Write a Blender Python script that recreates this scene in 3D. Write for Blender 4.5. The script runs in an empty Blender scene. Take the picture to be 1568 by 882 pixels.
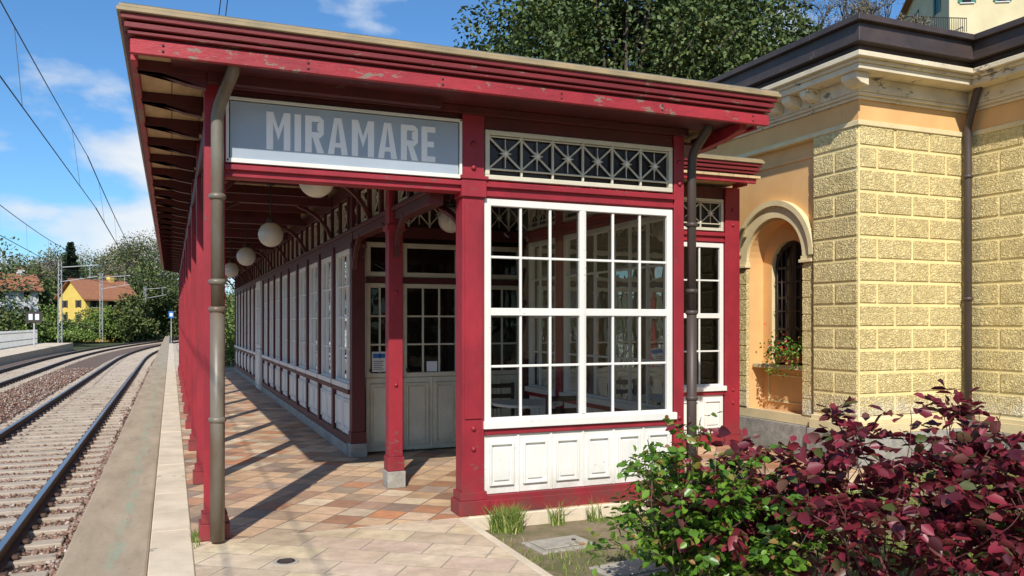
import bpy, math, random
import numpy as np
from mathutils import Vector, Matrix
random.seed(7); rng=np.random.default_rng(7)
S=bpy.context.scene
COL=S.collection
# ------------------------------------------------------------------ materials
def nt(name):
    m=bpy.data.materials.new(name); m.use_nodes=True
    t=m.node_tree; b=t.nodes['Principled BSDF']
    return m,t,b
def coord(t,scale=(1,1,1),rot=(0,0,0)):
    c=t.nodes.new('ShaderNodeTexCoord'); mp=t.nodes.new('ShaderNodeMapping')
    mp.inputs['Scale'].default_value=scale; mp.inputs['Rotation'].default_value=rot
    t.links.new(c.outputs['Object'],mp.inputs['Vector']); return mp.outputs['Vector']
def noise(t,vec,scale,detail=5,rough=.6):
    n=t.nodes.new('ShaderNodeTexNoise'); n.inputs['Scale'].default_value=scale
    n.inputs['Detail'].default_value=detail; n.inputs['Roughness'].default_value=rough
    t.links.new(vec,n.inputs['Vector']); return n.outputs['Fac']
def ramp(t,fac,stops):
    r=t.nodes.new('ShaderNodeValToRGB'); e=r.color_ramp.elements
    while len(e)<len(stops): e.new(.5)
    for i,(p,c) in enumerate(stops):
        e[i].position=p
        e[i].color=(c[0],c[1],c[2],1) if isinstance(c,(tuple,list)) else (c,c,c,1)
    t.links.new(fac,r.inputs['Fac']); return r.outputs['Color']
def mix(t,fac,a,b,mode='MIX'):
    m=t.nodes.new('ShaderNodeMix'); m.data_type='RGBA'; m.blend_type=mode
    if hasattr(fac,'links'): t.links.new(fac,m.inputs[0])
    else: m.inputs[0].default_value=fac
    for i,x in ((6,a),(7,b)):
        if hasattr(x,'links'): t.links.new(x,m.inputs[i])
        else: m.inputs[i].default_value=(x[0],x[1],x[2],1)
    return m.outputs[2]
def bump(t,b,h,st=.3,dist=.01):
    n=t.nodes.new('ShaderNodeBump'); n.inputs['Strength'].default_value=st; n.inputs['Distance'].default_value=dist
    t.links.new(h,n.inputs['Height']); t.links.new(n.outputs['Normal'],b.inputs['Normal'])
def zgrime(t,col,g):
    v3=coord(t,(1,1,1)); s=t.nodes.new('ShaderNodeSeparateXYZ'); t.links.new(v3,s.inputs[0])
    mr=t.nodes.new('ShaderNodeMapRange'); mr.inputs['From Min'].default_value=g[0]; mr.inputs['From Max'].default_value=g[1]
    mr.inputs['To Min'].default_value=.9; mr.inputs['To Max'].default_value=0
    t.links.new(s.outputs['Z'],mr.inputs['Value'])
    f4=ramp(t,noise(t,v3,5,6,.7),[(.38,.1),(.62,1.)]); mm=t.nodes.new('ShaderNodeMath'); mm.operation='MULTIPLY'
    t.links.new(mr.outputs[0],mm.inputs[0]); t.links.new(f4,mm.inputs[1])
    return mix(t,mm.outputs[0],col,g[2])
def mk(name,c1,c2=None,scale=4,rough=.6,bs=60,bst=.25,bd=.004,stretch=(1,1,1),chip=None,chipc=(.3,.27,.22),chips=9,grime=None,cst=(1,1,2.2)):
    m,t,b=nt(name); v=coord(t,stretch)
    c2=c2 or tuple(x*.7 for x in c1)
    f=noise(t,v,scale,6,.65)
    col=ramp(t,f,[(.3,c2),(.68,c1)])
    if chip:
        v2=coord(t,cst); f2=noise(t,v2,chips,8,.7)
        f5=noise(t,coord(t),1.7,2,.5)
        a=t.nodes.new('ShaderNodeMath'); a.operation='MULTIPLY_ADD'; a.inputs[1].default_value=.45; t.links.new(f5,a.inputs[0]); t.links.new(f2,a.inputs[2])
        k=ramp(t,a.outputs[0],[(chip+.225,0.),(chip+.24,1.)]); col=mix(t,k,col,chipc)
    if grime: col=zgrime(t,col,grime)
    t.links.new(col,b.inputs['Base Color']); b.inputs['Roughness'].default_value=rough
    bump(t,b,noise(t,v,bs,6,.7),bst,bd)
    return m
M={}
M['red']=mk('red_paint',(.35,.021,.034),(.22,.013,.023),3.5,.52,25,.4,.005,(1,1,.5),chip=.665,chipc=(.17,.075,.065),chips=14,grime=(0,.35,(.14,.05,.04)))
M['redw']=mk('weathered_red_paint',(.42,.028,.038),(.24,.016,.024),5,.55,18,.6,.01,(.4,1,1),chip=.605,chipc=(.22,.15,.11),chips=9,cst=(.7,1,1.8))
M['redm']=mk('faded_red_moulding',(.22,.020,.022),(.13,.012,.015),5,.55,18,.5,.008,(.4,1,1),chip=.64,chipc=(.20,.12,.09),chips=9,cst=(.5,1,2))
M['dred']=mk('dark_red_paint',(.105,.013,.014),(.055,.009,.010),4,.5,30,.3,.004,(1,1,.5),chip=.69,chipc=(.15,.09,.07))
M['white']=mk('white_paint',(.80,.785,.73),(.70,.68,.62),2.5,.45,30,.2,.003,(1,1,.4),chip=.70,chipc=(.5,.46,.38),chips=16,grime=(0.1,.36,(.50,.46,.38)))
M['cream']=mk('cream_paint',(.68,.64,.50),(.54,.50,.38),4,.5,30,.2,.003,chip=.69,chipc=(.35,.3,.22))
M['gutter']=mk('tan_metal_edge',(.44,.32,.17),(.24,.20,.12),6,.45,20,.4,.004,(.5,1,1))
M['pipe']=mk('rusty_zinc_pipe',(.20,.19,.15),(.12,.07,.04),3,.42,30,.3,.004,(1,1,.5))
M['pipe2']=mk('brown_metal_pipe',(.085,.06,.05),(.055,.04,.034),3,.5,30,.3,.003,(1,1,.4))
M['plinth']=mk('plinth_stone',(.44,.42,.38),(.22,.205,.18),9,.85,40,.7,.012,grime=(-.15,.3,(.28,.26,.20)))
M['concw']=mk('pale_edge_stone',(.80,.67,.49),(.56,.46,.33),2.2,.85,60,.5,.006,chip=.65,chipc=(.36,.30,.22),chips=5)
M['stucco_o']=mk('orange_plaster',(.82,.49,.20),(.67,.38,.15),1.6,.85,50,.35,.005,grime=(-.2,.9,(.50,.38,.26)))
M['stucco_c']=mk('cream_stone_trim',(.80,.67,.38),(.64,.52,.29),3,.8,50,.4,.005,grime=(-.2,.6,(.50,.43,.32)))
M['stucco_w']=mk('pale_cornice_stone',(.80,.70,.50),(.58,.49,.35),4,.8,40,.4,.006,(.6,.6,1),chip=.63,chipc=(.26,.22,.17),chips=6)
M['dark']=mk('dark_wood',(.05,.03,.022),(.03,.018,.013),4,.5)
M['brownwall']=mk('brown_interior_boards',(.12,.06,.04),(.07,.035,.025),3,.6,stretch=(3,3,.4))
M['signgrey']=mk('sign_grey_enamel',(.40,.46,.52),(.33,.39,.45),2,.35,20,.05,.001)
M['letter']=mk('sign_white_letters',(.93,.93,.91),(.88,.88,.86),5,.4)
M['iron']=mk('wrought_iron',(.03,.025,.025),(.05,.03,.02),20,.55)
M['galv']=mk('galvanised_steel',(.50,.51,.52),(.38,.38,.38),3,.5)
M['roof']=mk('roof_sheet',(.17,.18,.17),(.10,.11,.10),3,.6)
M['gutbrown']=mk('brown_gutter_metal',(.085,.06,.052),(.045,.034,.03),3,.45)
M['rail']=mk('rusty_rail_side',(.11,.055,.032),(.06,.035,.025),8,.7,stretch=(1,.2,1))
M['tile_roof']=mk('terracotta_roof',(.42,.18,.09),(.26,.10,.05),6,.8,40,.5,.03)
M['yhouse']=mk('yellow_house_wall',(.82,.60,.14),(.70,.50,.11),.6,.8)
M['whouse']=mk('white_house_wall',(.75,.75,.72),(.62,.62,.6),.6,.8)
M['villa']=mk('pale_yellow_villa_wall',(.72,.62,.38),(.62,.52,.30),.6,.8)
M['green_sh']=mk('green_shutters',(.03,.22,.13),(.02,.16,.1),3,.5)
M['bark']=mk('bark',(.11,.085,.06),(.05,.04,.03),6,.9,20,.8,.03,(1,1,.3))
M['cane']=mk('rose_cane',(.12,.10,.05),(.08,.05,.035),12,.7)
M['cane_r']=mk('red_rose_cane',(.16,.05,.05),(.09,.035,.03),12,.7)
M['paper']=mk('notice_paper',(.75,.78,.8),(.7,.73,.76),3,.5)
M['blue']=mk('blue_sign_enamel',(.03,.16,.5),(.03,.14,.45),3,.4)
M['terra']=mk('terracotta_box',(.45,.12,.06),(.35,.09,.05),8,.8)
M['cover']=mk('concrete_cover',(.46,.42,.35),(.28,.25,.20),7,.9,50,.6,.006,chip=.60,chipc=(.22,.2,.14),chips=12)

def boards(name,c1,c2,scale,axis='x'):
    m,t,b=nt(name); v=coord(t)
    w=t.nodes.new('ShaderNodeTexWave'); w.bands_direction='X' if axis=='x' else 'Y'; w.wave_profile='SAW'
    w.inputs['Scale'].default_value=scale; t.links.new(v,w.inputs['Vector'])
    f=noise(t,coord(t,(4,1,4)),3,6)
    c=ramp(t,f,[(.3,c2),(.7,c1)])
    line=ramp(t,w.outputs['Fac'],[(0,0.25),(.07,1.),(1,1.)])
    c=mix(t,1.,c,line,'MULTIPLY')
    t.links.new(c,b.inputs['Base Color']); b.inputs['Roughness'].default_value=.6
    bump(t,b,line,.6,.01); return m
M['soffit']=boards('soffit_boards',(.68,.50,.27),(.50,.35,.18),1.4,'x')

def rust_mat():
    m,t,b=nt('rusticated_stone'); v=coord(t)
    f=noise(t,v,2,5); c=ramp(t,f,[(.3,(.68,.52,.215)),(.7,(.86,.70,.34))])
    n2=noise(t,v,24,5,.65)
    vz=coord(t); vo=t.nodes.new('ShaderNodeTexVoronoi'); vo.feature='DISTANCE_TO_EDGE'; vo.inputs['Scale'].default_value=30
    nn=t.nodes.new('ShaderNodeTexNoise'); nn.inputs['Scale'].default_value=9; t.links.new(vz,nn.inputs['Vector'])
    ad=t.nodes.new('ShaderNodeVectorMath'); ad.operation='MULTIPLY_ADD'
    ad.inputs[1].default_value=(.16,.16,.16); t.links.new(nn.outputs['Color'],ad.inputs[0]); t.links.new(vz,ad.inputs[2])
    t.links.new(ad.outputs[0],vo.inputs['Vector'])
    k=ramp(t,vo.outputs['Distance'],[(0.,0.),(.22,1.)])
    h=mix(t,.6,k,n2)
    c=mix(t,.4,c,ramp(t,n2,[(.35,(.46,.34,.14)),(.6,(.94,.78,.40))]))
    c=zgrime(t,c,(.45,.80,(.80,.76,.66)))
    t.links.new(c,b.inputs['Base Color']); b.inputs['Roughness'].default_value=.9
    bump(t,b,h,1.,.024); return m
M['rust']=rust_mat()
M['rustj']=mk('dressed_stone_margin',(.88,.73,.36),(.73,.59,.27),3,.85,80,.3,.003,grime=(.2,.80,(.80,.76,.66)))

def tiles(name,cell,cols,rot=math.radians(45),joint=.03,jcol=(.18,.15,.12),aspect=1.0,offs=False):
    m,t,b=nt(name)
    c0=t.nodes.new('ShaderNodeTexCoord'); r0=t.nodes.new('ShaderNodeMapping'); r0.inputs['Rotation'].default_value=(0,0,rot)
    t.links.new(c0.outputs['Object'],r0.inputs['Vector'])
    s0=t.nodes.new('ShaderNodeMapping'); s0.inputs['Scale'].default_value=(1/cell,1/(cell*aspect),1); t.links.new(r0.outputs[0],s0.inputs['Vector'])
    br=t.nodes.new('ShaderNodeTexBrick'); br.offset=.5 if offs else 0.; br.squash=1
    br.inputs['Scale'].default_value=1; br.inputs['Brick Width'].default_value=1; br.inputs['Row Height'].default_value=1
    br.inputs['Mortar Size'].default_value=joint*.5; br.inputs['Mortar Smooth'].default_value=.3; br.inputs['Bias'].default_value=0
    br.inputs['Color1'].default_value=(0,0,0,1); br.inputs['Color2'].default_value=(1,1,1,1); br.inputs['Mortar'].default_value=(0,0,0,1)
    t.links.new(s0.outputs[0],br.inputs['Vector'])
    n=len(cols); st=[(i/n,c) for i,c in enumerate(cols)]
    c=ramp(t,br.outputs['Color'],st)
    v2=coord(t); f=noise(t,v2,7,7,.7)
    c=mix(t,.6,c,ramp(t,f,[(.3,(.55,.50,.44)),(.7,(1.25,1.2,1.1))]),'MULTIPLY')
    f3=noise(t,v2,.9,4); c=mix(t,ramp(t,f3,[(.42,0.),(.7,.75)]),c,mix(t,1.,c,(.70,.66,.58),'MULTIPLY'))
    f6=noise(t,v2,2.7,8,.75); c=mix(t,ramp(t,f6,[(.60,0.),(.66,.45)]),c,(.26,.22,.17))
    c=mix(t,br.outputs['Fac'],c,jcol)
    t.links.new(c,b.inputs['Base Color']); b.inputs['Roughness'].default_value=.55
    inv=t.nodes.new('ShaderNodeMath'); inv.operation='MULTIPLY_ADD'; inv.inputs[1].default_value=-1.; 
    t.links.new(br.outputs['Fac'],inv.inputs[0]); t.links.new(f,inv.inputs[2])
    bump(t,b,inv.outputs[0],.6,.006); return m
M['paving']=tiles('stone_paving',.46,[(.74,.61,.44),(.62,.50,.37),(.80,.66,.49),(.70,.54,.43),(.77,.64,.44)],math.radians(35),.026,(.34,.29,.22),.62,True)
M['porphyry']=tiles('porphyry_floor_tiles',.27,[(.66,.30,.15),(.36,.22,.15),(.76,.54,.34),(.25,.19,.16),(.84,.68,.48),(.56,.27,.15),(.44,.35,.29),(.72,.50,.33)],math.radians(38),.055,(.25,.18,.13),1.,False)

def concrete_strip():
    m,t,b=nt('platform_concrete'); v=coord(t,(1,1,1))
    c=ramp(t,noise(t,coord(t,(1,.25,1)),3.,7,.7),[(.3,(.33,.25,.165)),(.7,(.50,.395,.27))])
    s=t.nodes.new('ShaderNodeSeparateXYZ'); t.links.new(v,s.inputs[0])
    d=t.nodes.new('ShaderNodeMath'); d.operation='ABSOLUTE'
    a=t.nodes.new('ShaderNodeMath'); a.operation='ADD'; a.inputs[1].default_value=.34; t.links.new(s.outputs['X'],a.inputs[0]); t.links.new(a.outputs[0],d.inputs[0])
    k=ramp(t,d.outputs[0],[(0.,1.),(.09,0.)])
    k2=mix(t,1.,k,ramp(t,noise(t,coord(t,(3,.7,1)),3,6,.7),[(.45,0.),(.6,.8)]),'MULTIPLY')
    c=mix(t,k2,c,(.28,.38,.27))
    c=mix(t,ramp(t,noise(t,v,14,8,.8),[(.58,0.),(.64,.5)]),c,(.16,.125,.09))
    c=mix(t,ramp(t,noise(t,coord(t,(1,.15,1)),6,6,.7),[(.56,0.),(.7,.5)]),c,(.22,.16,.11))
    t.links.new(c,b.inputs['Base Color']); b.inputs['Roughness'].default_value=.85
    bump(t,b,noise(t,v,70,6,.8),.5,.006); return m
M['platc']=concrete_strip()
def ground_mat(name,stops,scale,bs=30,bd=.03,rough=.95):
    m,t,b=nt(name); v=coord(t)
    c=ramp(t,noise(t,v,scale,9,.75),stops)
    t.links.new(c,b.inputs['Base Color']); b.inputs['Roughness'].default_value=rough
    bump(t,b,noise(t,v,bs,6,.8),.9,bd); return m
M['lawn']=ground_mat('lawn_soil',[(.32,(.10,.13,.03)),(.44,(.20,.18,.08)),(.55,(.32,.24,.15)),(.75,(.40,.32,.21))],1.6)
M['terrain']=ground_mat('terrain_scrub',[(.3,(.03,.05,.015)),(.5,(.07,.09,.03)),(.7,(.14,.12,.07))],.25,2,.3)
M['ballast']=ground_mat('ballast_bed',[(.3,(.09,.055,.04)),(.5,(.17,.115,.085)),(.7,(.30,.22,.175))],18,25,.05)
def island(name,stops,rough=.9,trans=0.,bs=None):
    m,t,b=nt(name); g=t.nodes.new('ShaderNodeNewGeometry')
    c=ramp(t,g.outputs['Random Per Island'],stops)
    t.links.new(c,b.inputs['Base Color']); b.inputs['Roughness'].default_value=rough
    if trans:
        tr=t.nodes.new('ShaderNodeBsdfTranslucent'); t.links.new(c,tr.inputs['Color'])
        ms=t.nodes.new('ShaderNodeMixShader'); ms.inputs[0].default_value=trans
        o=t.nodes['Material Output']; t.links.new(b.outputs[0],ms.inputs[1]); t.links.new(tr.outputs[0],ms.inputs[2]); t.links.new(ms.outputs[0],o.inputs['Surface'])
    return m
M['stones']=island('ballast_stones',[(0,(.13,.06,.04)),(.3,(.29,.16,.11)),(.55,(.35,.25,.19)),(.8,(.18,.12,.10)),(.93,(.42,.34,.28)),(1,(.60,.51,.43))])
M['sleeper']=mk('sleeper_wood',(.54,.46,.37),(.34,.27,.20),6,.9,30,.8,.012,(.3,2,1),chip=.62,chipc=(.20,.13,.09),chips=7)
M['grass']=island('grass_blades',[(0,(.09,.15,.02)),(.5,(.16,.24,.03)),(.8,(.25,.30,.06)),(1,(.40,.35,.15))],.7,0)
M['leaf_g']=island('rose_leaves_green',[(0,(.05,.12,.012)),(.5,(.10,.21,.022)),(.85,(.18,.32,.035)),(1,(.30,.10,.05))],.36,.22)
M['leaf_p']=island('rose_leaves_purple',[(0,(.075,.013,.020)),(.35,(.15,.017,.030)),(.65,(.27,.026,.048)),(.86,(.14,.05,.038)),(1,(.08,.12,.033))],.42,.22)
M['leaf_oak']=island('oak_foliage',[(0,(.028,.050,.011)),(.5,(.062,.098,.020)),(.9,(.11,.155,.032)),(1,(.19,.20,.06))],.62,0)
M['leaf_far']=island('far_foliage',[(0,(.035,.06,.014)),(.4,(.075,.11,.025)),(.75,(.125,.17,.035)),(1,(.20,.18,.08))],.7,0)
M['leaf_bright']=island('bright_spring_foliage',[(0,(.08,.13,.02)),(.5,(.15,.24,.04)),(1,(.27,.34,.08))],.7,0)
M['leaf_dry']=island('bare_twigs',[(0,(.13,.10,.075)),(.6,(.24,.19,.14)),(1,(.22,.22,.09))],.8,0)
M['leaf_con']=island('conifer_foliage',[(0,(.012,.03,.010)),(1,(.04,.075,.025))],.7,0)
M['petal']=island('red_flowers',[(0,(.6,.02,.02)),(1,(.75,.06,.05))],.5,0)
m,t,b=nt('rail_polished_head'); b.inputs['Base Color'].default_value=(.42,.38,.36,1); b.inputs['Metallic'].default_value=.9; b.inputs['Roughness'].default_value=.28; M['railtop']=m
m,t,b=nt('opal_glass_globe'); b.inputs['Base Color'].default_value=(.62,.59,.50,1); b.inputs['Roughness'].default_value=.15; M['globe']=m
m,t,b=nt('window_glass'); o=t.nodes['Material Output']
tr=t.nodes.new('ShaderNodeBsdfTransparent'); tr.inputs[0].default_value=(.66,.68,.65,1)
gl=t.nodes.new('ShaderNodeBsdfGlossy'); gl.inputs['Roughness'].default_value=.0; gl.inputs['Color'].default_value=(.85,.85,.85,1)
fr=t.nodes.new('ShaderNodeFresnel'); fr.inputs['IOR'].default_value=1.45
v=coord(t); bp=t.nodes.new('ShaderNodeBump'); bp.inputs['Strength'].default_value=.12; bp.inputs['Distance'].default_value=.02
t.links.new(noise(t,v,2.5,2),bp.inputs['Height']); t.links.new(bp.outputs[0],gl.inputs['Normal'])
ms=t.nodes.new('ShaderNodeMixShader'); t.links.new(fr.outputs[0],ms.inputs[0]); t.links.new(tr.outputs[0],ms.inputs[1]); t.links.new(gl.outputs[0],ms.inputs[2]); t.links.new(ms.outputs[0],o.inputs['Surface']); M['glass']=m
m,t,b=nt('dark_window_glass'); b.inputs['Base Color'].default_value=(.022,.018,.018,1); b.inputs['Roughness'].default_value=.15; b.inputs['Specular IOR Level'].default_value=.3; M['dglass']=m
m,t,b=nt('wire_copper'); b.inputs['Base Color'].default_value=(.04,.04,.045,1); b.inputs['Roughness'].default_value=.6; M['wire']=m

# ------------------------------------------------------------------ mesh helpers
def empty(name,loc=(0,0,0)):
    e=bpy.data.objects.new(name,None); e.empty_display_size=.3; e.location=loc; COL.objects.link(e); return e
def mesh_obj(name,verts,faces,mat,parent=None,smooth=False):
    me=bpy.data.meshes.new(name); me.from_pydata([tuple(v) for v in verts],[],faces); me.update()
    me.materials.append(mat)
    if smooth: me.polygons.foreach_set('use_smooth',[True]*len(me.polygons))
    o=bpy.data.objects.new(name,me); COL.objects.link(o)
    if parent:
        o.parent=parent; o.matrix_parent_inverse=Matrix.Translation(-Vector(parent.location))
    return o
class MB:
    def __init__(s): s.d={}
    def add(s,vs,fs,mat,tag=''):
        k=(mat,tag); V,F=s.d.setdefault(k,([],[])); n=len(V); V.extend(vs); F.extend([tuple(i+n for i in f) for f in fs])
    def box(s,x0,x1,y0,y1,z0,z1,mat,tag=''):
        vs=[(x0,y0,z0),(x1,y0,z0),(x1,y1,z0),(x0,y1,z0),(x0,y0,z1),(x1,y0,z1),(x1,y1,z1),(x0,y1,z1)]
        s.add(vs,[(0,3,2,1),(4,5,6,7),(0,1,5,4),(1,2,6,5),(2,3,7,6),(3,0,4,7)],mat,tag)
    def ax(s,a,u0,u1,v0,v1,z0,z1,mat,tag=''):
        if a=='x': s.box(u0,u1,v0,v1,z0,z1,mat,tag)
        else: s.box(v0,v1,u0,u1,z0,z1,mat,tag)
    def beam(s,p,q,w,h,mat,tag='',up=(0,0,1)):
        p=Vector(p);q=Vector(q);d=(q-p).normalized();u=Vector(up)
        a=d.cross(u)
        if a.length<1e-4: a=d.cross(Vector((1,0,0)))
        a.normalize(); b=a.cross(d).normalized()
        a*=w/2;b*=h/2
        vs=[p-a-b,p+a-b,p+a+b,p-a+b,q-a-b,q+a-b,q+a+b,q-a+b]
        s.add([tuple(x) for x in vs],[(0,3,2,1),(4,5,6,7),(0,1,5,4),(1,2,6,5),(2,3,7,6),(3,0,4,7)],mat,tag)
    def prism(s,pts2,a,v0,v1,mat,tag=''):
        n=len(pts2)
        f=(lambda u,z,v:(u,v,z)) if a=='x' else (lambda u,z,v:(v,u,z))
        vs=[f(u,z,v0) for u,z in pts2]+[f(u,z,v1) for u,z in pts2]
        fs=[tuple(range(n)),tuple(range(2*n-1,n-1,-1))]+[(i,i+n,(i+1)%n+n,(i+1)%n) for i in range(n)]
        s.add(vs,fs,mat,tag)
    def tube(s,pts,r,mat,tag='',n=12):
        P=[Vector(p) for p in pts]; vs=[];fs=[]
        for i,p in enumerate(P):
            d=(P[min(i+1,len(P)-1)]-P[max(i-1,0)]).normalized()
            ref=Vector((1,0,0)) if abs(d.x)<.8 else Vector((0,1,0))
            a=d.cross(ref).normalized(); b=a.cross(d)
            rr=r[i] if isinstance(r,(list,tuple)) else r
            for k in range(n):
                an=2*math.pi*k/n; vs.append(tuple(p+a*rr*math.cos(an)+b*rr*math.sin(an)))
        for i in range(len(P)-1):
            for k in range(n):
                fs.append((i*n+k,i*n+(k+1)%n,(i+1)*n+(k+1)%n,(i+1)*n+k))
        fs.append(tuple(range(n))[::-1]); fs.append(tuple(range((len(P)-1)*n,len(P)*n)))
        s.add(vs,fs,mat,tag)
    def sphere(s,c,r,mat,tag='',n=20,m=12):
        vs=[];fs=[]
        for i in range(m+1):
            th=math.pi*i/m
            for k in range(n):
                ph=2*math.pi*k/n; vs.append((c[0]+r*math.sin(th)*math.cos(ph),c[1]+r*math.sin(th)*math.sin(ph),c[2]+r*math.cos(th)))
        for i in range(m):
            for k in range(n): fs.append((i*n+k,(i+1)*n+k,(i+1)*n+(k+1)%n,i*n+(k+1)%n))
        s.add(vs,fs,mat,tag)
    def quad(s,a,u0,u1,v,z0,z1,mat,tag=''):
        f=(lambda u,z:(u,v,z)) if a=='x' else (lambda u,z:(v,u,z))
        s.add([f(u0,z0),f(u1,z0),f(u1,z1),f(u0,z1)],[(0,1,2,3)],mat,tag)
    def done(s,parent,bev=.004,smooth_tags=('round',)):
        for (mat,tag),(V,F) in s.d.items():
            if not V: continue
            nm=(tag+'_' if tag else '')+M[mat].name
            o=mesh_obj(nm,V,F,M[mat],parent,tag in smooth_tags)
            if bev and tag not in smooth_tags and tag!='nobev':
                b=o.modifiers.new('bevel','BEVEL'); b.width=bev; b.segments=1; b.limit_method='ANGLE'; b.angle_limit=math.radians(40)
def np_mesh(name,V,F,mat,parent=None):
    me=bpy.data.meshes.new(name); n=len(V); m_,k=F.shape
    me.vertices.add(n); me.vertices.foreach_set('co',V.astype(np.float32).ravel())
    me.loops.add(m_*k); me.loops.foreach_set('vertex_index',F.astype(np.int32).ravel())
    me.polygons.add(m_); me.polygons.foreach_set('loop_start',np.arange(0,m_*k,k,dtype=np.int32)); me.polygons.foreach_set('loop_total',np.full(m_,k,dtype=np.int32))
    me.update(calc_edges=True); me.validate(); me.materials.append(mat)
    o=bpy.data.objects.new(name,me); COL.objects.link(o)
    if parent:
        o.parent=parent; o.matrix_parent_inverse=Matrix.Translation(-Vector(parent.location))
    return o
def nrm(a): return a/np.maximum(np.linalg.norm(a,axis=1,keepdims=True),1e-6)
def leaves(name,P,D,size,mat,parent=None,width=.7,fold=.25):
    n=len(P); D=nrm(D); R=rng.normal(size=(n,3)); R[:,2]+=1.3
    A=nrm(np.cross(D,R)); N=np.cross(A,D)
    s=size[:,None]; w=width*s
    b=P; l1=P+D*s*.33-A*w*.42+N*s*fold*.35; r1=P+D*s*.33+A*w*.42+N*s*fold*.35
    l2=P+D*s*.72-A*w*.32+N*s*fold*.2; r2=P+D*s*.72+A*w*.32+N*s*fold*.2; tp=P+D*s-N*s*.1
    V=np.stack([b,l1,l2,tp,r2,r1],1).reshape(-1,3)
    base=np.arange(n)[:,None]*6
    F=np.concatenate([base+np.array([[0,3,2,1]]),base+np.array([[0,5,4,3]])],0)
    return np_mesh(name,V,F,mat,parent)

# ------------------------------------------------------------------ glazed pavilion
FY=6.48
pav=empty('glazed_station_pavilion',(2.2,8,0))
mb=MB()
def starcell(a,u0,u1,v,z0,z1,col='cream',star=True):
    f=(lambda u,z,dv=0:(u,v+dv,z)) if a=='x' else (lambda u,z,dv=0:(v+dv,u,z))
    up=(0,1,0) if a=='x' else (1,0,0)
    mb.beam(f(u0,z0),f(u1,z1),.016,.014,col,'ornament',up); mb.beam(f(u0,z1,.002),f(u1,z0,.002),.016,.014,col,'ornament',up)
    if star:
        c=((u0+u1)/2,(z0+z1)/2)
        pts=[]
        for k in range(16):
            r=.058 if k%2==0 else .024
            pts.append((c[0]+r*math.cos(math.pi*k/8),c[1]+r*math.sin(math.pi*k/8)))
        mb.prism(pts,a,v-.016,v+.012,col,'ornament')
        mb.prism([(c[0]+.02*math.cos(math.pi*k/4),c[1]+.02*math.sin(math.pi*k/4)) for k in range(8)],a,v-.024,v-.0165,'white','ornament')
        hh=(z1-z0)/2
        for dz in (1,-1):
            mb.beam(f(c[0],c[1]),f(c[0],c[1]+dz*hh*.95,),.010,.009,col,'ornament',up)
def window(a,u0,u1,v,z0,z1,cols=(3,3),rows=(2,2),fr=.055,glass='glass',sill=True,mat='white'):
    mb.ax(a,u0,u0+fr,v,v+.07,z0,z1,mat); mb.ax(a,u1-fr,u1,v,v+.07,z0,z1,mat)
    mb.ax(a,u0+fr,u1-fr,v+.001,v+.069,z1-fr,z1,mat); mb.ax(a,u0+fr,u1-fr,v+.001,v+.069,z0,z0+fr,mat)
    iu0,iu1,iz0,iz1=u0+fr,u1-fr,z0+fr,z1-fr
    mw=.065
    W=(iu1-iu0-mw*(len(cols)-1))/len(cols); H=(iz1-iz0-mw*(len(rows)-1))/len(rows)
    for i in range(1,len(cols)):
        x=iu0+i*(W+mw)-mw; mb.ax(a,x,x+mw,v+.002,v+.068,iz0,iz1,mat); mb.ax(a,x+mw*.3,x+mw*.7,v-.012,v+.0015,iz0,iz1,mat)
    for j in range(1,len(rows)):
        z=iz0+j*(H+mw)-mw; mb.ax(a,iu0,iu1,v+.004,v+.066,z,z+mw,mat)
    for i,c in enumerate(cols):
        x0=iu0+i*(W+mw)
        for k in range(1,c):
            x=x0+W*k/c; mb.ax(a,x-.011,x+.011,v+.015,v+.05,iz0,iz1,mat)
    for j,r in enumerate(rows):
        z0_=iz0+j*(H+mw)
        for k in range(1,r):
            z=z0_+H*k/r; mb.ax(a,iu0,iu1,v+.017,v+.048,z-.011,z+.011,mat)
    mb.quad(a,iu0,iu1,v+.033,iz0,iz1,glass,'nobev')
    if sill: mb.ax(a,u0-.02,u1+.02,v-.05,v+.002,z0-.03,z0+.035,mat)
def panels(a,u0,u1,v,z0,z1,n,mat='white'):
    mb.ax(a,u0,u1,v,v+.05,z0,z1,mat)
    w=(u1-u0)/n
    for i in range(n):
        a0=u0+i*w+.045; a1=u0+(i+1)*w-.045
        t=.018; d=.026
        mb.ax(a,a0,a0+t,v-d,v+.003,z0+.07,z1-.07,mat); mb.ax(a,a1-t,a1,v-d,v+.003,z0+.07,z1-.07,mat)
        mb.ax(a,a0+t,a1-t,v-d+.001,v+.003,z0+.07,z0+.07+t,mat); mb.ax(a,a0+t,a1-t,v-d+.001,v+.003,z1-.07-t,z1-.07,mat)
        mb.ax(a,a0+.042,a1-.042,v-.016,v+.003,z0+.112,z1-.112,mat)
    for i in range(1,n):
        x=u0+i*w; mb.ax(a,x-.010,x+.010,v-.012,v+.003,z0,z1,mat)
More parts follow.
